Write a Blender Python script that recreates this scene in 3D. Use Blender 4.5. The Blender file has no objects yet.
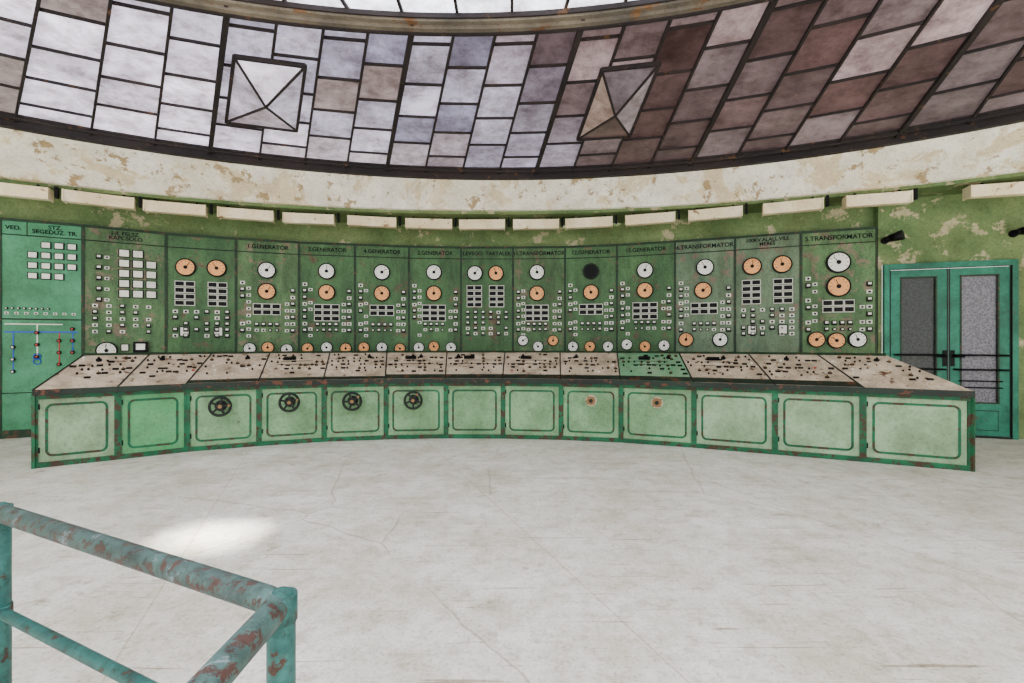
import bpy, math, random
from mathutils import Vector, Matrix
random.seed(7)
V=Vector
F=480.0; CX=512.0; HY=341.0; H=1.19
def P(px,Z,h=0.0): return V(((px-CX)/F*Z,Z,h))
scene=bpy.context.scene
COL=scene.collection
# ------------------------------------------------------------------ materials
def newmat(name):
    m=bpy.data.materials.new(name); m.use_nodes=True
    nt=m.node_tree; b=nt.nodes['Principled BSDF']; return m,nt,b
def N(nt,t,**k):
    n=nt.nodes.new(t)
    for a,v in k.items(): setattr(n,a,v)
    return n
def c4(c): return (c[0],c[1],c[2],1)
def ramp(nt,src,p0,p1,c0,c1):
    r=N(nt,'ShaderNodeValToRGB'); e=r.color_ramp.elements
    e[0].position=p0; e[1].position=p1; e[0].color=c4(c0); e[1].color=c4(c1); nt.links.new(src,r.inputs[0]); return r.outputs[0]
def noise(nt,vec,s,d=8,r=.65,dist=0):
    n=N(nt,'ShaderNodeTexNoise'); n.inputs['Scale'].default_value=s; n.inputs['Detail'].default_value=d; n.inputs['Roughness'].default_value=r
    n.inputs['Distortion'].default_value=dist; nt.links.new(vec,n.inputs[0]); return n.outputs[0]
def mix(nt,f,a,b,mode='MIX'):
    m=N(nt,'ShaderNodeMix',data_type='RGBA',blend_type=mode)
    for i,x in ((0,f),(6,a),(7,b)):
        if isinstance(x,(int,float)): m.inputs[i].default_value=x
        elif isinstance(x,tuple): m.inputs[i].default_value=c4(x)
        else: nt.links.new(x,m.inputs[i])
    return m.outputs[2]
def paint(name,base,var=None,rust=(0.16,0.07,0.04),amt=0.4,scale=3.0,rough=0.6,metal=0.0,bump=0.15,streak=1.0,varscale=1.2,spec=0.25,grime=.0,gscale=2.0,patch2=None,amt2=.4,scale2=1.5):
    m,nt,b=newmat(name); L=nt.links
    tc=N(nt,'ShaderNodeTexCoord'); mp=N(nt,'ShaderNodeMapping'); mp.inputs['Scale'].default_value=(1,1,streak)
    L.new(tc.outputs['Object'],mp.inputs[0]); O=tc.outputs['Object']
    v=var or tuple(x*0.75 for x in base)
    c=ramp(nt,noise(nt,mp.outputs[0],varscale,6),.35,.65,v,base)
    if patch2:
        p=.72-.3*amt2
        c=mix(nt,ramp(nt,noise(nt,O,scale2,12,.72,.4),p,p+.03,(0,0,0),(1,1,1)),c,patch2)
    p=0.72-0.3*amt
    ch=ramp(nt,noise(nt,O,scale,10,.7),p,p+.035,(0,0,0),(1,1,1))
    c=mix(nt,ch,c,rust)
    if grime:
        g=ramp(nt,noise(nt,mp.outputs[0],gscale,12,.75),.32,.60,(1-grime,(1-grime)*.97,(1-grime)*.9),(1,1,1)); c=mix(nt,1.0,c,g,'MULTIPLY')
        g2=ramp(nt,noise(nt,O,38,5,.7),.36,.5,(1-grime*.7,)*3,(1,1,1)); c=mix(nt,1.0,c,g2,'MULTIPLY')
    L.new(c,b.inputs['Base Color'])
    b.inputs['Roughness'].default_value=rough; b.inputs['Metallic'].default_value=metal; b.inputs['Specular IOR Level'].default_value=spec
    if bump:
        bp=N(nt,'ShaderNodeBump'); bp.inputs['Strength'].default_value=bump; bp.inputs['Distance'].default_value=.01
        L.new(ch,bp.inputs['Height']); bp.invert=True; L.new(bp.outputs[0],b.inputs['Normal'])
    return m
def plain(name,c,rough=.5,metal=0.0,spec=.25):
    return paint(name,c,var=tuple(x*.8 for x in c),rust=tuple(x*.5 for x in c),amt=.2,scale=9,rough=rough,metal=metal,bump=0.0,varscale=6,spec=spec)
M={}
M['pgreen']=paint('panel_green_paint',(.085,.195,.072),(.042,.115,.042),rust=(.14,.105,.06),amt=.46,scale=5,rough=.5,streak=.35,varscale=3,grime=.55,gscale=4)
M['pgreen2']=paint('panel_green_paint_worn',(.12,.225,.092),(.06,.14,.055),rust=(.21,.175,.115),amt=.57,scale=6,rough=.55,streak=.35,varscale=3,grime=.55,gscale=4)
M['pgrey']=paint('panel_greygreen_paint',(.17,.25,.15),(.10,.17,.10),rust=(.21,.165,.12),amt=.54,scale=6,rough=.55,streak=.35,varscale=3,grime=.5,gscale=4)
M['pturq']=paint('panel_turquoise_paint',(.065,.29,.145),(.045,.215,.10),rust=(.12,.11,.06),amt=.2,scale=5,rough=.45,varscale=2,grime=.32)
M['edge']=paint('panel_edge_trim',(.012,.042,.018),(.008,.022,.011),rust=(.08,.04,.02),amt=.5,scale=14,rough=.5,varscale=5)
M['wallg']=paint('wall_green_peeling',(.20,.27,.11),(.115,.195,.075),rust=(.48,.43,.27),amt=.50,scale=3.6,rough=.8,varscale=1.5,grime=.42)
M['cream']=paint('cornice_cream_peeling',(.99,.965,.88),(.90,.84,.68),rust=(.44,.32,.17),amt=.51,scale=4.2,rough=.85,varscale=1.1,grime=.30,gscale=3,patch2=(.80,.68,.46),amt2=.68,scale2=1.7)
M['rustframe']=paint('skylight_steel_frame',(.030,.022,.022),(.014,.012,.014),rust=(.10,.05,.025),amt=.36,scale=8,rough=.7)
M['ring']=paint('skylight_ring_beam',(.22,.185,.14),(.065,.06,.055),rust=(.18,.09,.04),amt=.5,scale=5,rough=.7,grime=.35)
M['teal']=paint('teal_trim_paint',(.007,.135,.056),(.004,.055,.024),rust=(.05,.026,.014),amt=.68,scale=13,rough=.5,varscale=4)
M['dpanel']=paint('desk_panel_pale_green',(.215,.385,.20),(.155,.305,.145),rust=(.11,.115,.06),amt=.2,scale=6,rough=.5,varscale=2,grime=.38)
M['dpanelg']=paint('desk_panel_mid_green',(.075,.33,.12),(.12,.33,.15),rust=(.11,.115,.06),amt=.2,scale=6,rough=.5,varscale=3,grime=.35)
M['dpanelp']=paint('desk_panel_grey_green',(.28,.42,.25),(.215,.345,.195),rust=(.11,.115,.06),amt=.2,scale=6,rough=.5,varscale=2,grime=.36)
M['dtop']=paint('desktop_cream_worn',(.64,.54,.40),(.41,.33,.235),rust=(.12,.06,.035),amt=.43,scale=9,rough=.5,varscale=4,grime=.46,gscale=5)
M['dtopg']=paint('desktop_green_worn',(.12,.33,.17),(.22,.35,.21),rust=(.15,.10,.07),amt=.40,scale=9,rough=.5,varscale=4,grime=.4,gscale=5)
M['dedge']=paint('desk_ledge_dark',(.010,.025,.016),(.006,.008,.006),rust=(.10,.035,.018),amt=.5,scale=9,rough=.45)
M['black']=plain('black_bakelite',(.004,.004,.005),.5,spec=.12)
M['white']=plain('instrument_white',(.80,.80,.71),.5)
M['orange']=plain('dial_face_yellowed',(.92,.42,.15),.5)
M['dialw']=plain('dial_face_white',(.92,.92,.85),.5)
M['seam']=plain('seam_dark',(.01,.014,.011),.7)
M['blue']=plain('mimic_line_blue',(.02,.09,.45),.5)
M['red']=plain('mimic_line_red',(.4,.04,.03),.5)
M['lampw']=paint('lamp_box_cream',(.98,.87,.64),(.84,.68,.40),rust=(.32,.17,.07),amt=.36,scale=7,rough=.5,varscale=3,grime=.22)
M['iron']=plain('handwheel_iron',(.015,.018,.015),.4,.3)
M['brass']=plain('knob_brass',(.24,.14,.06),.4,.4)
M['doorp']=paint('door_teal_paint',(.020,.215,.135),(.011,.13,.083),rust=(.09,.07,.04),amt=.25,scale=6,rough=.45,varscale=2,grime=.35)
M['rail']=paint('railing_peeling_teal',(.048,.185,.165),(.025,.105,.10),rust=(.085,.045,.033),amt=.52,scale=22,rough=.5,varscale=14,bump=.4,grime=.45,gscale=20)
M['railrust']=paint('railing_top_worn',(.085,.175,.16),(.055,.08,.08),rust=(.09,.048,.04),amt=.66,scale=34,rough=.5,varscale=12,bump=.4,grime=.45,gscale=18,patch2=(.20,.25,.26),amt2=.5,scale2=18)

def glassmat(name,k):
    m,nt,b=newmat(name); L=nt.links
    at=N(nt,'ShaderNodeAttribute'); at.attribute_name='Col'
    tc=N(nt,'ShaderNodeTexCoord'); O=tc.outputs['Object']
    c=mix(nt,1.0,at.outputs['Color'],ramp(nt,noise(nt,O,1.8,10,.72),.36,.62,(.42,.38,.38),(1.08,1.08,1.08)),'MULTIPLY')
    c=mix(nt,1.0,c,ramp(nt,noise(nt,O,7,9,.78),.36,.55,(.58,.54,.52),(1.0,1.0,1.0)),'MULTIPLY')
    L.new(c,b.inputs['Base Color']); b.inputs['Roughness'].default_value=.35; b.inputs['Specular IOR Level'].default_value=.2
    L.new(c,b.inputs['Emission Color']); b.inputs['Emission Strength'].default_value=k  # emission stands in for daylight coming through the frosted panes
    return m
M['glass']=glassmat('skylight_frosted_glass_glow',1.55)
M['glassc']=glassmat('skylight_frosted_glass_centre_glow',4.6)  # centre panes get a stronger added glow as overhead daylight

def doorglass(name,c1,c2):
    m,nt,b=newmat(name); L=nt.links
    tc=N(nt,'ShaderNodeTexCoord')
    v=N(nt,'ShaderNodeTexVoronoi'); v.inputs['Scale'].default_value=45; L.new(tc.outputs['Object'],v.inputs[0])
    L.new(ramp(nt,v.outputs['Distance'],0,.7,c1,c2),b.inputs['Base Color']); b.inputs['Roughness'].default_value=.3; b.inputs['Specular IOR Level'].default_value=.2
    return m
M['dg1']=doorglass('wired_glass_dark',(.014,.018,.017),(.05,.056,.055))
M['dg2']=doorglass('wired_glass_light',(.055,.057,.07),(.19,.185,.215))

def floormat():
    m,nt,b=newmat('floor_linoleum_pale'); L=nt.links
    tc=N(nt,'ShaderNodeTexCoord'); O=tc.outputs['Object']
    c=ramp(nt,noise(nt,O,.7,6,.6),.3,.7,(.67,.65,.57),(.88,.88,.83))
    c=mix(nt,1.0,c,ramp(nt,noise(nt,O,2.0,13,.78),.38,.58,(.72,.68,.60),(1,1,1)),'MULTIPLY')
    c=mix(nt,1.0,c,ramp(nt,noise(nt,O,9,9,.8),.38,.50,(.76,.73,.68),(1,1,1)),'MULTIPLY')
    c=mix(nt,1.0,c,ramp(nt,noise(nt,O,55,7,.8),.34,.48,(.50,.48,.44),(1,1,1)),'MULTIPLY')
    mp=N(nt,'ShaderNodeMapping'); mp.inputs['Rotation'].default_value=(0,0,math.radians(68)); mp.inputs['Location'].default_value=(.4,.7,0); L.new(O,mp.inputs[0])
    br=N(nt,'ShaderNodeTexBrick'); br.inputs['Scale'].default_value=1; br.inputs['Brick Width'].default_value=9; br.inputs['Row Height'].default_value=1.9
    br.inputs['Mortar Size'].default_value=.004; br.inputs['Color1'].default_value=(1,1,1,1); br.inputs['Color2'].default_value=(.97,.97,.97,1); br.inputs['Mortar'].default_value=(.76,.70,.62,1)
    L.new(mp.outputs[0],br.inputs[0]); c=mix(nt,1.0,c,br.outputs[0],'MULTIPLY')
    c=mix(nt,1.0,c,ramp(nt,noise(nt,O,3.1,14,.8),.58,.66,(1,1,1),(.54,.47,.38)),'MULTIPLY')
    for rot,sx,sy in ((25,1.2,26),(-50,1.0,30),(80,.8,22),(5,1.6,40)):
        m2=N(nt,'ShaderNodeMapping'); m2.inputs['Rotation'].default_value=(0,0,math.radians(rot)); m2.inputs['Scale'].default_value=(sx,sy,1); L.new(O,m2.inputs[0])
        c=mix(nt,1.0,c,ramp(nt,noise(nt,m2.outputs[0],1.0,4,.55,.3),.675,.70,(1,1,1),(.60,.52,.45)),'MULTIPLY')
    vo=N(nt,'ShaderNodeTexVoronoi',feature='DISTANCE_TO_EDGE'); vo.inputs['Scale'].default_value=.45
    nd=N(nt,'ShaderNodeTexNoise'); nd.inputs['Scale'].default_value=1.5; nd.inputs['Detail'].default_value=6; L.new(O,nd.inputs[0])
    ad=N(nt,'ShaderNodeVectorMath',operation='MULTIPLY_ADD'); ad.inputs[1].default_value=(.22,.22,.22); L.new(nd.outputs['Color'],ad.inputs[0]); L.new(O,ad.inputs[2]); L.new(ad.outputs[0],vo.inputs[0])
    crk=ramp(nt,vo.outputs['Distance'],.001,.003,(.62,.56,.50),(1,1,1))
    msk=ramp(nt,noise(nt,O,.9,3,.5),.44,.54,(0,0,0),(1,1,1))
    c=mix(nt,msk,c,mix(nt,1.0,c,crk,'MULTIPLY'))
    L.new(c,b.inputs['Base Color']); b.inputs['Roughness'].default_value=.45; b.inputs['Specular IOR Level'].default_value=.35
    return m
M['floor']=floormat()

# ------------------------------------------------------------------ mesh builder
class Fr:
    def __init__(s,o,u,v,n): s.o=V(o); s.u=V(u); s.v=V(v); s.n=V(n)
    def p(s,a,b,c=0): return s.o+s.u*a+s.v*b+s.n*c
class MB:
    def __init__(s): s.v=[];s.f=[];s.m=[];s.mats=[];s.c=[];s.sm=[]
    def mi(s,k):
        if k not in s.mats: s.mats.append(k)
        return s.mats.index(k)
    def poly(s,pts,k,col=None,smooth=False):
        b=len(s.v); s.v+= [tuple(p) for p in pts]; s.f.append(tuple(range(b,b+len(pts)))); s.m.append(s.mi(k)); s.c.append(col); s.sm.append(smooth)
    def hexa(s,q,k):
        b=len(s.v); s.v+=[tuple(p) for p in q]; i=s.mi(k)
        for f in ((0,3,2,1),(4,5,6,7),(0,1,5,4),(1,2,6,5),(2,3,7,6),(3,0,4,7)):
            s.f.append(tuple(b+x for x in f)); s.m.append(i); s.c.append(None); s.sm.append(False)
    def box(s,fr,a0,a1,b0,b1,c0,c1,k):
        s.hexa([fr.p(a0,b0,c0),fr.p(a1,b0,c0),fr.p(a1,b1,c0),fr.p(a0,b1,c0),fr.p(a0,b0,c1),fr.p(a1,b0,c1),fr.p(a1,b1,c1),fr.p(a0,b1,c1)],k)
    def cyl(s,fr,a,b,c0,c1,r,k,seg=20,r2=None):
        r2=r if r2 is None else r2; B=len(s.v); i=s.mi(k)
        for c,rr in ((c0,r),(c1,r2)):
            for j in range(seg):
                t=2*math.pi*j/seg; s.v.append(tuple(fr.p(a+rr*math.cos(t),b+rr*math.sin(t),c)))
        for j in range(seg):
            s.f.append((B+j,B+(j+1)%seg,B+seg+(j+1)%seg,B+seg+j)); s.m.append(i); s.c.append(None); s.sm.append(True)
        s.f.append(tuple(B+seg+j for j in range(seg))); s.m.append(i); s.c.append(None); s.sm.append(False)
        s.f.append(tuple(B+j for j in reversed(range(seg)))); s.m.append(i); s.c.append(None); s.sm.append(False)
    def tor(s,fr,a,b,c,R,r,k,seg=28,ss=8):
        B=len(s.v); i=s.mi(k)
        for j in range(seg):
            t=2*math.pi*j/seg
            for l in range(ss):
                q=2*math.pi*l/ss; rr=R+r*math.cos(q)
                s.v.append(tuple(fr.p(a+rr*math.cos(t),b+rr*math.sin(t),c+r*math.sin(q))))
        for j in range(seg):
            for l in range(ss):
                s.f.append((B+j*ss+l,B+((j+1)%seg)*ss+l,B+((j+1)%seg)*ss+(l+1)%ss,B+j*ss+(l+1)%ss)); s.m.append(i); s.c.append(None); s.sm.append(True)
    def bar(s,p0,p1,w,h,k,up=V((0,0,1))):
        p0=V(p0);p1=V(p1); d=(p1-p0).normalized(); u=d.cross(up).normalized(); n=u.cross(d)
        q=[]
        for c in (-h/2,h/2):
            q+=[p0-u*w/2+n*c,p0+u*w/2+n*c,p1+u*w/2+n*c,p1-u*w/2+n*c]
        s.hexa(q,k)
    def path(s,pts,r,k,seg=14,caps=True):
        pts=[V(p) for p in pts]; B=len(s.v); i=s.mi(k); prev=None
        for j,p in enumerate(pts):
            d=((pts[min(j+1,len(pts)-1)]-pts[max(j-1,0)])).normalized()
            if prev is None:
                ref=V((0,0,1)) if abs(d.z)<.9 else V((1,0,0)); u=d.cross(ref).normalized()
            else: u=(prev-d*prev.dot(d)).normalized()
            prev=u; n=d.cross(u); rr=r[j] if isinstance(r,(list,tuple)) else r
            for l in range(seg):
                t=2*math.pi*l/seg; s.v.append(tuple(p+u*(rr*math.cos(t))+n*(rr*math.sin(t))))
        for j in range(len(pts)-1):
            for l in range(seg):
                s.f.append((B+j*seg+l,B+j*seg+(l+1)%seg,B+(j+1)*seg+(l+1)%seg,B+(j+1)*seg+l)); s.m.append(i); s.c.append(None); s.sm.append(True)
        if caps:
            e=B+(len(pts)-1)*seg
            for f in (tuple(B+l for l in reversed(range(seg))),tuple(e+l for l in range(seg))):
                s.f.append(f); s.m.append(i); s.c.append(None); s.sm.append(False)
    def rrect(s,fr,a0,a1,b0,b1,rad,w,c,k,seg=6):
        def loop(g):
            r=max(rad-g,.005); o=[]
            for (cx,cy,t0) in ((a1-rad,b1-rad,0),(a0+rad,b1-rad,90),(a0+rad,b0+rad,180),(a1-rad,b0+rad,270)):
                for j in range(seg+1):
                    t=math.radians(t0+90*j/seg); o.append((cx+r*math.cos(t),cy+r*math.sin(t)))
            return o
        A=loop(0);Bq=loop(w); n=len(A)
        for j in range(n):
            l=(j+1)%n
            s.poly([fr.p(*A[j],c),fr.p(*A[l],c),fr.p(*Bq[l],c),fr.p(*Bq[j],c)],k)
    def build(s,name,parent=None):
        me=bpy.data.meshes.new(name); me.from_pydata(s.v,[],s.f)
        for k in s.mats: me.materials.append(M[k])
        me.polygons.foreach_set('material_index',s.m); me.polygons.foreach_set('use_smooth',s.sm)
        if any(c is not None for c in s.c):
            ca=me.color_attributes.new('Col','FLOAT_COLOR','CORNER')
            for p,c in zip(me.polygons,s.c):
                c=c or (1,1,1)
                for li in p.loop_indices: ca.data[li].color=(c[0],c[1],c[2],1)
        me.update()
        o=bpy.data.objects.new(name,me); COL.objects.link(o)
        if parent: o.parent=parent
        return o
def empty(name,loc=(0,0,0)):
    o=bpy.data.objects.new(name,None); o.empty_display_size=.1; COL.objects.link(o); return o
def text(body,fr,a,b,c,size,parent,k='black',name='label',align='CENTER'):
    cu=bpy.data.curves.new(name,'FONT'); cu.body=body; cu.size=size; cu.align_x=align; cu.extrude=.0015; cu.space_line=.85; cu.offset=.0015
    cu.materials.append(M[k]); o=bpy.data.objects.new(name,cu); COL.objects.link(o)
    p=fr.p(a,b,c); m=Matrix((fr.u,fr.v,fr.n)).transposed().to_4x4(); m.translation=p
    o.matrix_world=m
    if parent: o.parent=parent
    return o

# ------------------------------------------------------------------ plan curves
px=[0,83,166,236,299,355,409,461,513,565,617,675,735,801,877]
yt=[218,225,233,238,242,244,246,247,247,246.5,244.5,241,237,232,227]
PT=2.69
W=[P(a,F*(PT-H)/(HY-b)) for a,b in zip(px,yt)]
W=[V((-8.25,4.35,0)),V((-7.62,4.93,0)),V((-6.95,5.43,0))]+W
WL=[V((-10.1,-1.0,0)),V((-10.0,1.0,0)),V((-9.25,3.0,0))]
WR=[V((6.3,5.83,0)),V((7.7,5.0,0)),V((9.0,3.4,0)),V((9.7,1.2,0)),V((9.8,-1.0,0))]
poly=WL+W+WR
def offs(pl,d):
    o=[]
    for i,p in enumerate(pl):
        t=(pl[min(i+1,len(pl)-1)]-pl[max(i-1,0)]).normalized(); n=V((-t.y,t.x,0)); o.append(p+n*d)
    return o
wall=offs(poly,.12)
nL=len(WL); iPan0=nL; iPan1=nL+len(W)-1
for i in range(iPan1+1,len(wall)): wall[i]=poly[i].copy()
HS=3.05
def panframe(a,b):
    u=(b-a); L=u.length; u=u.normalized(); n=V((u.y,-u.x,0)); return Fr(a,u,(0,0,1),n),L
def hit(fr,x,y):
    d=V(((x-CX)/F,1,(HY-y)/F)); o=V((0,0,H))
    t=(fr.o-o).dot(fr.n)/d.dot(fr.n); p=o+d*t-fr.o
    return p.dot(fr.u),p.dot(fr.v)
def wallobj(name,pts):
    mb=MB()
    for a,b in zip(pts[:-1],pts[1:]):
        mb.poly([a,b,b+V((0,0,HS)),a+V((0,0,HS))],'wallg')
    return mb.build(name)
wallobj('wall_left',wall[:iPan0+3]); wallobj('wall_back',wall[iPan0+2:iPan1+1]+[poly[iPan1]+V((.012,-.004,0))])
fd,Ld=panframe(W[-1]+V((.012,-.004,0)),poly[iPan1+1])
aL,_=hit(fd,882,400); aR,_=hit(fd,1015,400); _,dtop=hit(fd,948,262)
mb=MB()
Q=lambda a,b: fd.p(a,b,0)
mb.poly([Q(0,0),Q(aL,0),Q(aL,HS),Q(0,HS)],'wallg'); mb.poly([Q(aL,dtop),Q(aR,dtop),Q(aR,HS),Q(aL,HS)],'wallg'); mb.poly([Q(aR,0),Q(Ld,0),Q(Ld,HS),Q(aR,HS)],'wallg')
mb.build('wall_right'); wallobj('wall_front_right',wall[iPan1+1:])

mb=MB(); mb.poly([V((-10.6,-3.5,0)),V((10.6,-3.5,0)),V((10.6,8.6,0)),V((-10.6,8.6,0))],'floor'); mb.build('floor')

# ------------------------------------------------------------------ ceiling rings
def ell(cx,cy,a,b,th):
    d=V((math.cos(th),math.sin(th),0)); ox,oy=-cx,-cy
    A=(d.x/a)**2+(d.y/b)**2; B=2*(ox*d.x/a**2+oy*d.y/b**2); C=(ox/a)**2+(oy/b)**2-1
    t=(-B+math.sqrt(B*B-4*A*C))/(2*A); return d*t
def wallray(th,pl):
    d=V((math.cos(th),math.sin(th),0)); best=None
    for a,b in zip(pl[:-1],pl[1:]):
        e=b-a; den=d.x*e.y-d.y*e.x
        if abs(den)<1e-9: continue
        t=(a.x*e.y-a.y*e.x)/den; s=(a.x*d.y-a.y*d.x)/den
        if -1e-6<=s<=1+1e-6 and t>0: best=t if best is None else min(best,t)
    return d*best if best else None
TE=(-.15,-.03,8.1,6.88); BE=(-.3,0,9.4,7.0); IE=(-.45,-.1,5.44,4.12)
HT=3.55; HI=3.90
ths=[math.radians(-4+188*i/160) for i in range(161)]
mb=MB(); ms=MB(); prev=None
for th in ths:
    Wp=wallray(th,wall) or ell(0,0,10,7,th)
    Bp=ell(*BE,th)
    if Bp.length>Wp.length-.12: Bp=Wp*((Wp.length-.12)/Wp.length)
    Tp=ell(*TE,th)
    if Tp.length>Bp.length-.1: Tp=Bp*((Bp.length-.1)/Bp.length)
    cur=(Wp+V((0,0,HS)),Bp+V((0,0,HS)),Bp+V((0,0,HS+.04)),Bp*.995+V((0,0,HS+.05)),Tp+V((0,0,HT-.05)),Tp+V((0,0,HT+.04)))
    if prev:
        ms.poly([prev[0],cur[0],cur[1],prev[1]],'wallg'); ms.poly([prev[1],cur[1],cur[2],prev[2]],'wallg')
        for q in (2,3,4): mb.poly([prev[q],cur[q],cur[q+1],prev[q+1]],'cream')
    prev=cur
ms.build('ceiling'); mb.build('trim_1')
def ringsweep(mb,E,h,prof,k,full=False,n=160):
    prev=None
    for i in range(n+1):
        th=(2*math.pi*i/n) if full else math.radians(-4+188*i/n)
        cur=[ell(E[0],E[1],E[2]+dr,E[3]+dr,th)+V((0,0,h+dz)) for dr,dz in prof]
        if prev:
            for j in range(len(prof)):
                l=(j+1)%len(prof); mb.poly([prev[j],cur[j],cur[l],prev[l]],k)
        prev=cur
mb=MB()
ringsweep(mb,TE,HT,[(-.07,-.06),(.02,-.06),(.02,.03),(-.07,.03)],'rustframe')
ringsweep(mb,TE,HT,[(-.20,-.01),(-.17,-.01),(-.17,.04),(-.20,.04)],'rustframe')
mb2=MB()
ringsweep(mb2,IE,HI,[(.05,-.06),(.12,-.06),(.12,.0),(.05,.0)],'ring',full=True)
ringsweep(mb2,IE,HI,[(.10,-.075),(.13,-.075),(.13,-.05),(.10,-.05)],'rustframe',full=True)
ringsweep(mb2,IE,HI,[(-.0,-.03),(.05,-.03),(.05,.015),(-.0,.015)],'ring',full=True)
ringsweep(mb2,IE,HI,[(-.02,-.01),(-.0,-.01),(-.0,.03),(-.02,.03)],'rustframe',full=True)
def outer(s):
    x=s-TE[0]; u=min(.9999,max(-.9999,x/TE[2])); return V((s,TE[1]+TE[3]*math.sqrt(1-u*u),HT+.02))
def inner(s):
    X=.69*s+.38 if s<4.2 else 3.278+(s-4.2)*.44
    x=X-IE[0]; a=IE[2]+.05
    u=max(-.9999,min(.9999,x/a)); return V((IE[0]+a*u,IE[1]+(IE[3]+.05)*math.sqrt(1-u*u),HI))
def S(s,t): return outer(s).lerp(inner(s),t)
def mixc(a,b,t): return tuple(a[i]*(1-t)+b[i]*t for i in range(3))
def glowcol(p):  # daylight brightness painted into pane colours, bright left to dim; brown panes dirty
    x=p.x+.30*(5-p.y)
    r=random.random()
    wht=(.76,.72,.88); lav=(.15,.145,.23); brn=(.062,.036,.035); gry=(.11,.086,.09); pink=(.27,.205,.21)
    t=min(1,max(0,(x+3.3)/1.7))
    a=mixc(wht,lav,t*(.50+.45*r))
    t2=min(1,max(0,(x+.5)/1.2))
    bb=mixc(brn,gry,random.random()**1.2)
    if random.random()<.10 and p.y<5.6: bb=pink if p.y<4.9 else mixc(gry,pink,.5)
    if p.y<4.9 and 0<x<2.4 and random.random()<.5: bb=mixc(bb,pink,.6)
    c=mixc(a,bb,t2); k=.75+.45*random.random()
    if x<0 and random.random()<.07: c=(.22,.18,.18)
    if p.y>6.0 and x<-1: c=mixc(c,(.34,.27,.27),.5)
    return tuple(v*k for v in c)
g=MB(); fr=MB()
sl=-8.0; ss=[]
while sl<7.8: ss.append(sl); sl+=.52
ss.append(7.8)
for j in range(len(ss)-1):
    a,b=ss[j],ss[j+1]
    tl=[0,.075]; o=.0 if j%2 else .11
    tl.append(.075+.11+o)
    while tl[-1]+.205<.92: tl.append(tl[-1]+.205)
    tl.append(1.0)
    for t0,t1 in zip(tl[:-1],tl[1:]):
        pts=[S(a,t0),S(b,t0),S(b,t1),S(a,t1)]
        g.poly(pts,'glass',glowcol((pts[0]+pts[2])/2))
        if t0>0: fr.bar(pts[0]-V((0,0,.012)),pts[1]-V((0,0,.012)),.022,.022,'rustframe')
    w=.048 if j%4==0 else .023
    fr.bar(S(a,0)-V((0,0,.018)),S(a,1)-V((0,0,.018)),w,.03 if w<.04 else .05,'rustframe')
def pyramid(s0,s1,t0,t1,cols):
    q=[S(s0,t0),S(s1,t0),S(s1,t1),S(s0,t1)]; q=[x-V((0,0,.05)) for x in q]
    ap=(q[0]+q[1]+q[2]+q[3])/4-V((0,0,.10))
    for i in range(4):
        g.poly([q[i],q[(i+1)%4],ap],'glass',cols[i])
        fr.bar(q[i],q[(i+1)%4],.03,.04,'rustframe'); fr.bar(q[i],ap,.022,.022,'rustframe')
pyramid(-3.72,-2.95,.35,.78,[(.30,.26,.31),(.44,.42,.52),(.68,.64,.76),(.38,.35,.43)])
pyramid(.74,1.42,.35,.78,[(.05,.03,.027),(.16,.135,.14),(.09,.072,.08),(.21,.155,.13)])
HC=HI+.06
tw,tl_=.46,.62
gc=MB(); hole=None
def dn(x,y,m): return math.sqrt(((x-IE[0])/(IE[2]+m))**2+((y-IE[1])/(IE[3]+m))**2)
ix=0; x=-6.9
while x<6.3:
    y=-5.2+(0 if ix%2 else tl_/2)
    while y<5.2:
        cor=[(x,y),(x+tw,y),(x+tw,y+tl_),(x,y+tl_)]
        if any(dn(a,b,.6)<1 for a,b in cor):
            cc=[]
            for (a,b) in cor:
                d=dn(a,b,.24)
                if d>1: a=IE[0]+(a-IE[0])/d; b=IE[1]+(b-IE[1])/d
                cc.append(V((a,b,HC)))
            k=.8+.3*random.random(); col=(.80*k,.84*k,.95*k)
            if hole is None and abs(x+tw/2+1.35)<tw/2+.01 and abs(y+tl_/2-2.22)<tl_/2+.01:
                hy=y+tl_-.34; hole=V((x+tw/2,(hy+y+tl_)/2))  # unseen gap added in the glass so the sun makes a floor patch
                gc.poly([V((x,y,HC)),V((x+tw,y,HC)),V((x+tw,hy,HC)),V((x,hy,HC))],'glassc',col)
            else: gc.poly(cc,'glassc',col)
            for q in (3,1):
                if (cc[0]-cc[q]).length>.05: fr.bar(cc[0]-V((0,0,.012)),cc[q]-V((0,0,.012)),.024,.03,'rustframe')
        y+=tl_
    x+=tw; ix+=1
sky=empty('skylight_glazing')
mb.build('outer_ring_frame',sky); mb2.build('inner_ring_beam',sky); g.build('glass_panes',sky); fr.build('glazing_bars',sky); gc.build('centre_glass_panes',sky)

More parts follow.
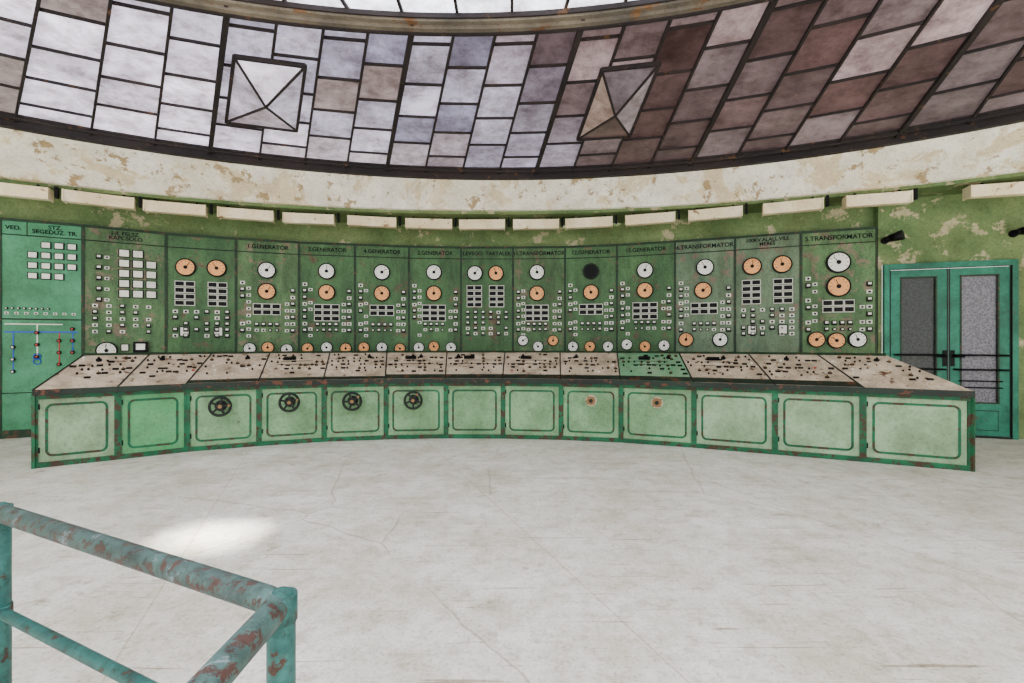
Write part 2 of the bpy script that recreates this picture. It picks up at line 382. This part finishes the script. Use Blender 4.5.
# ------------------------------------------------------------------ instrument panels
def dial(mb,fr,a,b,r,face='dialw',ang=None):
    mb.cyl(fr,a,b,0,.035,r,'black',24); mb.cyl(fr,a,b,.035,.038,r*.85,face,24)
    ang=random.uniform(.6,2.5) if ang is None else ang
    for i in range(9):
        t=math.radians(-30+30*i)
        f2=Fr(fr.p(a,b,.038),fr.u*math.cos(t)+fr.v*math.sin(t),-fr.u*math.sin(t)+fr.v*math.cos(t),fr.n)
        mb.box(f2,r*.60,r*.78,-.003,.003,0,.0015,'black')
    f2=Fr(fr.p(a,b,.038),fr.u*math.cos(ang)+fr.v*math.sin(ang),-fr.u*math.sin(ang)+fr.v*math.cos(ang),fr.n)
    mb.box(f2,-.01,r*.68,-.004,.004,0,.003,'black')
    mb.cyl(fr,a,b,.038,.046,r*.20,'black',10)
def vmeter(mb,fr,a,b,w,h):
    mb.box(fr,a-w/2-.009,a+w/2+.009,b-h/2-.009,b+h/2+.009,0,.018,'white'); mb.box(fr,a-w/2,a+w/2,b-h/2,b+h/2,.018,.026,'black')
def sw(mb,fr,a,b,s=.036,kind=0):
    if kind==0:
        mb.box(fr,a-s*.55,a+s*.55,b-s*.42,b+s*.42,0,.006,'white'); mb.box(fr,a-s*.22,a+s*.22,b-s*.26,b+s*.2,.006,.02,'black')
    elif kind==1:
        mb.cyl(fr,a,b,0,.02,s*.5,'black',12); mb.cyl(fr,a,b,.02,.03,s*.25,'white',10)
    else:
        mb.box(fr,a-s*.55,a+s*.55,b-s*.55,b+s*.55,0,.022,'black'); mb.box(fr,a-s*.34,a+s*.34,b-s*.1,b+s*.38,.022,.024,'white')
def wsq(mb,fr,a,b,w,h):
    mb.box(fr,a-w/2-.004,a+w/2+.004,b-h/2-.004,b+h/2+.004,0,.016,'black'); mb.box(fr,a-w*.43,a+w*.43,b-h*.43,b+h*.43,.016,.02,'white')
labels=['',' ','','','','I-II. FELSZ.\nKAPCSOLO','','1.GENERATOR','3.GENERATOR','4.GENERATOR','2.GENERATOR','LEVEGO  TARTALEK','11.TRANSFORMATOR','12.GENERATOR','15.GENERATOR','6.TRANSFORMATOR','100KV.ALALL.VILL\nMERES','5.TRANSFORMATOR']
nP=len(W)-1
for i in range(nP):
    fr_,L=panframe(W[i],W[i+1]); k=i-3; mb=MB()
    body='pgreen'
    if k<=0: body='pturq'
    elif k in (1,3,8,13): body='pgreen2'
    elif k in (11,12): body='pgrey'
    mb.box(fr_,.004,L-.004,.0,PT,-.10,0,body)
    for (a0,a1) in ((.0,.016),(L-.016,L)): mb.box(fr_,a0,a1,.0,PT,-.02,.012,'edge')
    mb.box(fr_,0,L,PT-.018,PT+.012,-.10,.022,'edge'); mb.box(fr_,.0,L,0,.1,-.02,.012,'edge')
    mb.box(fr_,.016,L-.016,PT-.19,PT-.178,0,.006,'seam')
    cyt=lambda x,y: hit(fr_,x,y)
    if k==0:
        mb.box(fr_,.016,L-.016,1.46,1.475,0,.006,'seam'); mb.box(fr_,.24,.25,PT-.19,PT,0,.004,'edge')
        for r in range(4):
            for c in range(4):
                if (r,c) in ((0,0),(3,3)): continue
                wsq(mb,fr_,.30+c*.125,2.40-r*.13,.09,.075)
        for c in range(8): sw(mb,fr_,.06+c*.055,1.60,.03,1)
        for c in range(8): sw(mb,fr_,.06+c*.09,1.54,.034,0)
        mb.box(fr_,.04,L-.05,1.30,1.318,0,.005,'blue'); mb.box(fr_,.04,L-.2,1.40,1.412,0,.005,'white')
        for a,b0,b1,kk in ((.12,.82,1.3,'blue'),(.34,1.0,1.4,'white'),(.55,.9,1.3,'red'),(.68,1.05,1.3,'blue')):
            mb.box(fr_,a-.006,a+.006,b0,b1,0,.004,kk)
            for b in (b0,b0+.15,b0+.3): mb.cyl(fr_,a,b,0,.03,.022,'black',12); mb.cyl(fr_,a,b,.03,.034,.012,'red' if a>.3 else 'white',10)
        mb.tor(fr_,.34,1.0,.01,.035,.006,'blue',18,6); mb.tor(fr_,.34,.94,.01,.035,.006,'blue',18,6)
        mb.box(fr_,.016,L-.016,.55,.56,0,.006,'seam')
    elif k<0:
        for r in range(3):
            for c in range(4): wsq(mb,fr_,.2+c*.14,2.3-r*.14,.09,.08)
    elif k==1:
        for r in range(5):
            for c in range(3):
                if (r,c)==(0,2): continue
                wsq(mb,fr_,.42+c*.145,2.37-r*.135,.115,.10)
        for r in range(5): sw(mb,fr_,.16,2.3-r*.14,.055,2); sw(mb,fr_,.24,2.3-r*.14,.045,0)
        for r in range(5):
            for c in range(5):
                if random.random()<.9: sw(mb,fr_,.12+c*.14,1.66-r*.085,.05,random.choice((0,2)))
        a,b=cyt(107,350); dial(mb,fr_,a,b,.115,'white')
        a,b=cyt(141,347); mb.box(fr_,a-.08,a+.08,b-.08,b+.08,0,.05,'black'); mb.box(fr_,a-.05,a+.05,b-.03,b+.05,.05,.053,'dialw')
        a,b=cyt(125,347); wsq(mb,fr_,a,b,.08,.09)
    elif k in (2,7,12):
        pos={2:((186,267,'orange'),(217,268,'orange')),7:((475,273,'dialw'),(496,273,'orange')),12:((752,266,'orange'),(782,264,'orange'))}[k]
        for x,y,f in pos:
            a,b=cyt(x,y); dial(mb,fr_,a,b,.125,f)
        a0=cyt(pos[0][0],pos[0][1])[0]; a1=cyt(pos[1][0],pos[1][1])[0]; top=cyt(pos[0][0],pos[0][1])[1]
        for r in range(4):
            for a in (a0-.01,a1+.01):
                b=top-.23-r*.09
                vmeter(mb,fr_,a-.062,b,.10,.058); vmeter(mb,fr_,a+.062,b,.10,.058)
        for r in range(5):
            for c in range(6):
                if random.random()<.85 or r==0: sw(mb,fr_,.11+c*(L-.22)/5,top-.62-r*.085,.055,random.choice((0,2,2)))
        for a in (.22,L-.22):
            if k!=7: wsq(mb,fr_,a,top-.90,.11,.13)
    else:
        dd={3:((267,270),(267,291)),4:((327,271),(327,292)),5:((382,272),(382,293)),6:((434,272),(434,293)),8:((537,272),(537,293)),9:((591,271),(591,292)),10:((645,270),(645,290)),11:((705,267),(703,290)),13:((838,262),(838,286))}[k]
        big=.145 if k==13 else .125
        a,b=cyt(*dd[0]); dial(mb,fr_,a,b,big,'black' if k==9 else 'dialw')
        if k==9: mb.tor(fr_,a,b,.03,.11,.008,'edge')
        a2,b2=cyt(*dd[1]); dial(mb,fr_,a2,b2,big,'orange')
        a=(a+a2)/2
        for r in range(2 if k%2 else 3):
            for c in (-1,0,1):
                vmeter(mb,fr_,a+c*.125,b2-.22-r*.09,.10,.060)
        bb=b2-.22-.27
        for r in range(8):
            if random.random()<.95: sw(mb,fr_,.085,b2+.12-r*.10,.058,2 if r%3 else 0)
            if random.random()<.8: sw(mb,fr_,.165,b2+.04-r*.10,.052,0)
            if r>0: sw(mb,fr_,L-.085,b2+.12-r*.10,.058,2 if r%2 else 0)
            if r>2 and random.random()<.9: sw(mb,fr_,L-.165,b2+.12-r*.10,.052,0)
        for c in range(4): sw(mb,fr_,a-.135+c*.09,bb,.055,2); sw(mb,fr_,a-.135+c*.09,bb-.085,.05,random.choice((0,1,2)))
        rr=.088
        lowd={3:((250,348,'dialw'),(268,347,'orange'),(287,349,'dialw')),4:((308,348,'orange'),(327,347,'dialw'),(346,348,'orange')),5:((364,347,'orange'),(382,347,'dialw'),(400,348,'orange')),
              6:((419,347,'dialw'),(434,346,'orange'),(451,347,'dialw')),8:((523,340,'dialw'),(538,346,'dialw'),(553,340,'orange')),9:((573,346,'dialw'),(590,346,'orange'),(608,346,'dialw')),
              10:((627,344,'dialw'),(645,346,'orange'),(664,345,'dialw')),11:((686,339,'orange'),(720,339,'dialw')),13:((816,339,'orange'),(836,340,'orange'),(857,339,'dialw'))}[k]
        for x,y,f in lowd:
            aa,b3=cyt(x,y); dial(mb,fr_,aa,b3,rr+(.02 if k in(11,13) else 0),f)
    o=mb.build('instrument_panel')
    if k>=0 and labels[i+1].strip():
        text(labels[i+1],fr_,L/2,PT-.125 if '\n' not in labels[i+1] else PT-.085,.004,.085 if '\n' not in labels[i+1] else .07,o)
    if k==0:
        text('STZ.\nSEGEDUZ. TR.',fr_,.51,PT-.085,.004,.07,o); text('VED.',fr_,.12,PT-.12,.004,.07,o)

# ------------------------------------------------------------------ lamp boxes under soffit
lamps=[-80,28,107,184,252,316,375,431,484,536,590,651,713,787,864,990,1080]
for x in lamps:
    th=math.atan2(F,(x-CX)); w=wallray(th,poly)
    if w is None: continue
    w2=wallray(th-.03,poly); w1=wallray(th+.03,poly); t=(w2-w1).normalized(); n=V((t.y,-t.x,0))
    c=w+n*.42
    f=Fr(c+V((0,0,2.935)),t,(0,0,1),n); mb=MB(); l=.33 if x<900 else .42
    f.u=(f.u+V((0,0,random.uniform(-.012,.012)))).normalized()
    mb.hexa([f.p(-l,-.055,-.05),f.p(l,-.055,-.05),f.p(l,-.055,.05),f.p(-l,-.055,.05),f.p(-l,.075,-.085),f.p(l,.075,-.085),f.p(l,.075,.085),f.p(-l,.075,.085)],'lampw')
    for s_ in (-l-.012,l): mb.box(f,s_,s_+.012,-.06,.08,-.088,.088,'lampw')
    for s_ in (-l*.7,l*.7): mb.box(f,s_-.012,s_+.012,.075,.115,-.02,.02,'black')
    mb.box(f,l+.05,l+.08,-.02,.115,-.03,.03,'black')
    mb.build('ceiling_lamp')

# ------------------------------------------------------------------ control desk
dpx=[34,118,187,259,324,386,446,503,561,621,694,775,863,972]
dZ=[4.50,4.84,5.18,5.47,5.70,5.84,5.90,5.89,5.81,5.66,5.38,5.06,4.75,4.40]
rpx=[84,150,212,270,330,387,447,505,560,617,679,748,817,886]
Fp=[P(a,z) for a,z in zip(dpx,dZ)]
Rp=[P(a,z+.66) for a,z in zip(rpx,dZ)]
hf,hr=.735,1.045
desk=empty('control_desk')
mb=MB(); mt=MB(); mi=MB()
nS=len(Fp)-1
kinds=['dpanelp','dpanelg']+['dpanel']*8+['dpanelp']*3
for i in range(nS):
    a,b=Fp[i],Fp[i+1]; f,L=panframe(a,b)
    mb.box(f,.0,L,.0,.69,-.10,-.02,'dedge')
    mb.box(f,.0,L,.0,.05,-.05,.012,'teal')
    mb.box(f,.0,L,.645,.69,-.02,.015,'teal')
    for s0,s1 in ((0,.028),(L-.028,L)): mb.box(f,s0,s1,.05,.645,-.02,.010,'teal')
    mb.box(f,.028,L-.028,.05,.645,-.02,-.004,kinds[i])
    mb.rrect(f,.075,L-.075,.095,.60,.06,.022,.0,'teal')
    for hb in (.14,.55): mb.box(f,.028,.04,hb,hb+.05,-.004,.01,'black')
    R0,R1=Rp[i]+V((0,0,hr)),Rp[i+1]+V((0,0,hr)); A,B=a+V((0,0,hf)),b+V((0,0,hf))
    A2=A+f.n*.05; B2=B+f.n*.05
    mt.hexa([A2-V((0,0,.045)),B2-V((0,0,.045)),R1-V((0,0,.045)),R0-V((0,0,.045)),A2,B2,R1,R0],'dtopg' if i==9 else 'dtop')
    mt.bar(A2-V((0,0,.022))+f.n*.006,B2-V((0,0,.022))+f.n*.006,.02,.055,'dedge')
    up=((B-A).cross(R0-A)).normalized()
    e=.006
    if 2<=i<=11:
        d=.15 if i>4 else .10
        mt.hexa([A2.lerp(R0,.02)+up*.001,B2.lerp(R1,.02)+up*.001,B2.lerp(R1,d)+up*.001,A2.lerp(R0,d)+up*.001]+[A2.lerp(R0,.02)+up*e,B2.lerp(R1,.02)+up*e,B2.lerp(R1,d)+up*e,A2.lerp(R0,d)+up*e],'dedge')
    mt.bar(A2+up*.003,R0+up*.003,.014,.008,'seam',up)
    mt.bar(R0+up*.005,R1+up*.005,.03,.02,'edge',up)
    mb.poly([Rp[i],Rp[i+1],R1-V((0,0,.04)),R0-V((0,0,.04))],'pgreen')
    def tp(s,t): return (A2.lerp(B2,s)).lerp(R0.lerp(R1,s),t)
    fu=(B-A).normalized(); fv=up.cross(fu).normalized()
    for r,t in enumerate((.28,.40,.52,.64,.76,.88)):
        nc=10
        for c in range(nc):
            if random.random()<(.35,.4,.75,.7,.5,.3)[r]*(1 if i>=3 else .7):
                s_=.08+.84*(c+random.uniform(-.2,.2))/(nc-1)
                ff=Fr(tp(s_,t+random.uniform(-.02,.02)),fu,fv,up); z=random.random()
                if z<.45: mi.cyl(ff,0,0,0,.018,.012,'black',10,.009)
                elif z<.65: mi.cyl(ff,0,0,0,.008,.020,'black',12); mi.cyl(ff,0,0,.008,.03,.007,'brass',8)
                elif z<.93: mi.box(ff,-.026,.026,-.014,.014,0,.010,'black')
                else: mi.cyl(ff,0,0,0,.01,.014,'red' if z>.985 else 'white',10)
    if i in (3,5,6,7,9,10):
        ff=Fr(tp(.5,.55),fu,fv,up); mi.box(ff,-.22,.22,-.004,.004,0,.003,'seam'); mi.box(ff,-.18,.18,.09,.098,0,.003,'seam')
        mi.box(ff,-.16,-.02,.13,.19,0,.02,'black')
    ff=Fr(tp(random.uniform(.2,.8),.8),fu,fv,up); mi.cyl(ff,0,0,0,.02,.026,'black',14); mi.cyl(ff,0,0,.02,.045,.011,'black',10)
for idx,sg in ((0,1),(-1,-1)):
    a=Fp[idx];r=Rp[idx]; d=(r-a).normalized(); out=V((-d.y,d.x,0))*sg
    q=[a-d*.02,r,r+V((0,0,hr-.03)),a-d*.02+V((0,0,hf-.03))]
    mb.hexa([p-out*.02 for p in q]+[p+out*.01 for p in q],'teal')
    q2=[a+d*.06+V((0,0,.08)),r-d*.06+V((0,0,.08)),r-d*.06+V((0,0,hr-.12)),a+d*.06+V((0,0,hf-.10))]
    mb.hexa([p+out*.01 for p in q2]+[p+out*.016 for p in q2],'dpanelp')
mb.build('desk_front',desk); mt.build('desktop',desk); mi.build('desk_switches',desk)
for i,(x,y) in ((2,(221,405)),(3,(290,401)),(4,(353,400)),(5,(414,399))):
    f,L=panframe(Fp[i],Fp[i+1]); a,b=hit(f,x,y); w=MB()
    w.cyl(f,a,b,-.01,.02,.06,'iron',18); w.cyl(f,a,b,.02,.09,.02,'iron',12); w.tor(f,a,b,.085,.100,.015,'iron')
    w.cyl(f,a,b,.07,.105,.034,'iron',14); w.cyl(f,a,b,.105,.112,.02,'brass',14)
    rot=random.uniform(0,1)
    for q in range(5):
        t=rot+q*2*math.pi/5; d=f.u*math.cos(t)+f.v*math.sin(t)
        w.bar(f.p(a,b,.085),f.p(a,b,.085)+d*.10,.022,.014,'iron',f.n)
    w.cyl(f,a+.09*math.cos(rot),b+.09*math.sin(rot),.09,.14,.012,'brass',10)
    w.build('handwheel',desk)
for i,(x,y) in ((8,(591,400)),(9,(657,402))):
    f,L=panframe(Fp[i],Fp[i+1]); a,b=hit(f,x,y); w=MB()
    w.cyl(f,a,b,-.006,.008,.068,'dtop',22); w.cyl(f,a,b,.008,.02,.052,'brass',20); w.cyl(f,a,b,.02,.04,.024,'iron',14)
    for q in range(4):
        t=q*math.pi/2+.7; w.cyl(f,a+.058*math.cos(t),b+.058*math.sin(t),.008,.013,.006,'iron',8)
    w.build('shaft_cover',desk)

# ------------------------------------------------------------------ double door
f=fd; top=dtop
mb=MB()
mb.box(f,aL+.002,aL+.06,0,top-.002,.0,.07,'doorp'); mb.box(f,aR-.06,aR-.002,0,top-.002,0,.07,'doorp'); mb.box(f,aL+.06,aR-.06,top-.07,top-.002,0,.075,'doorp')
mb.box(f,aL+.06,aR-.06,0,.02,0,.07,'seam')
for s_ in (aL+.058,aR-.066): mb.box(f,s_,s_+.008,0,top-.07,.05,.0705,'seam')
mb.box(f,aL+.06,aR-.06,top-.079,top-.071,.05,.0755,'seam')
mb.build('trim_2')
mid=(aL+aR)/2
for idx,(d0,d1,gk) in enumerate(((aL+.068,mid-.006,'dg1'),(mid+.006,aR-.068,'dg2'))):
    e=empty('door_%d'%(idx+1)); mb=MB(); st=.11
    g0,g1=d0+st,d1-st; gt=top-.17; tp_=top-.081; gb=.42
    mb.box(f,d0,g0,.025,tp_,.01,.05,'doorp'); mb.box(f,g1,d1,.025,tp_,.01,.05,'doorp'); mb.box(f,g0,g1,gt,tp_,.01,.05,'doorp'); mb.box(f,g0,g1,.025,gb,.01,.05,'doorp')
    mb.box(f,g0,g1,gb,gt,.015,.025,gk)
    for q in ((g0,g0+.018,gb,gt),(g1-.018,g1,gb,gt),(g0,g1,gb,gb+.018),(g0,g1,gt-.018,gt)): mb.box(f,*q,.018,.056,'edge')
    mb.box(f,g0+.01,g1-.01,.09,gb-.08,.05,.058,'edge'); mb.box(f,g0+.02,g1-.02,.10,gb-.09,.054,.062,'doorp')
    for s_ in ((d0,d0+.010),(d1-.010,d1)): mb.box(f,*s_,.03,tp_,.05,.054,'seam')
    mb.build('leaf',e)
    hb=MB()
    for bz in (.84,1.02):
        hb.path([f.p(d0+.04,bz,.10),f.p(d1-.04,bz,.10)],.012,'black',10)
        for a in (d0+.05,d1-.05): hb.path([f.p(a,bz,.045),f.p(a,bz,.10)],.010,'black',8)
    for bz in (.70,.62): hb.path([f.p(g0-.02,bz,.075),f.p(g1+.02,bz,.075)],.008,'black',8)
    hh=d1-.035 if idx==0 else d0+.035
    hb.box(f,hh-.02,hh+.02,.88,1.08,.05,.06,'black'); hb.path([f.p(hh,1.0,.06),f.p(hh,1.0,.11),f.p(hh+(-.1 if idx==0 else .1),1.0,.11)],.009,'black',8)
    hb.build('push_bars',e)
for (x,y) in ((890,240),(1019,233)):
    a,b=hit(f,x,y); mb=MB()
    mb.cyl(f,a-.06,b,0.002,.03,.045,'black',14); mb.path([f.p(a-.06,b,.02),f.p(a-.06,b,.10),f.p(a-.02,b+.01,.14)],.011,'black',8)
    d=(f.u*.7+f.v*.15+f.n*.5).normalized(); s=d.cross(V((0,0,1))).normalized(); u2=s.cross(d)
    ff=Fr(f.p(a-.06,b+.0,.15),s,u2,d)
    mb.cyl(ff,0,0,0,.14,.045,'black',16,.065); mb.cyl(ff,0,0,-.05,0,.028,'black',12,.045); mb.cyl(ff,0,0,.14,.142,.055,'seam',16)
    mb.build('wall_spotlight')
mb=MB(); f3,L3=panframe(poly[iPan1+1],poly[iPan1+2]); mb.path([f3.p(.1,.0,.02),f3.p(.1,3.05,.02)],.012,'edge',8); mb.build('wall_conduit')

# ------------------------------------------------------------------ pipe railing
zt=.69; zm=.40; r=.025
A=V((-1.50,1.405,0)); C=V((-.440,.915,0)); D=V((-.456,-.6,0))
mb=MB()
def arc(p,c,q,n=8,k=.06):
    a=c+(p-c).normalized()*k; b=c+(q-c).normalized()*k
    return [a*(1-t)**2+c*2*t*(1-t)+b*t*t for t in [i/n for i in range(n+1)]]
up=lambda p,z: V((p.x,p.y,z))
mb.path([up(A,zt)]+arc(up(A,zt),up(C,zt),up(D,zt),8,.05)+[up(D,zt)],r,'railrust',18)
mb.path([up(A,zm)]+arc(up(A,zm),up(C,zm),up(D,zm),8,.05)+[up(D,zm)],r*.62,'rail',14)
for p in (A,C,D):
    zc=zt+.0
    mb.path([up(p,0),up(p,zc),up(p,zc+.012),up(p,zc+.022),up(p,zc+.028),up(p,zc+.030)],[r*1.03,r*1.03,r*.98,r*.8,r*.45,r*.05],'rail',20)
    for z in (zm,zt): mb.cyl(Fr(up(p,z-.032),(1,0,0),(0,1,0),(0,0,1)),0,0,0,.05,r*1.16,'rail',20)
    mb.cyl(Fr(p,(1,0,0),(0,1,0),(0,0,1)),0,0,0,.012,.055,'rail',20)
mb.build('pipe_railing')

# ------------------------------------------------------------------ light
w=bpy.data.worlds.new('World'); scene.world=w; w.use_nodes=True
bg=w.node_tree.nodes['Background']; bg.inputs[0].default_value=(1,.98,.95,1); bg.inputs[1].default_value=3.1
sd=bpy.data.lights.new('sun','SUN'); sd.energy=38; sd.angle=math.radians(5); sd.color=(1,.96,.88)
so=bpy.data.objects.new('sun',sd); COL.objects.link(so); so.location=(-1,1,8)
d=V((-1.85,2.94,0))-V((hole.x,hole.y,HC)); so.rotation_euler=d.to_track_quat('-Z','Y').to_euler()

cam=bpy.data.cameras.new('cam'); cam.sensor_width=36; cam.lens=36*F/1024; cam.clip_start=.02
co=bpy.data.objects.new('camera',cam); COL.objects.link(co); co.location=(0,0,H); co.rotation_euler=(math.radians(90),0,0)
scene.camera=co
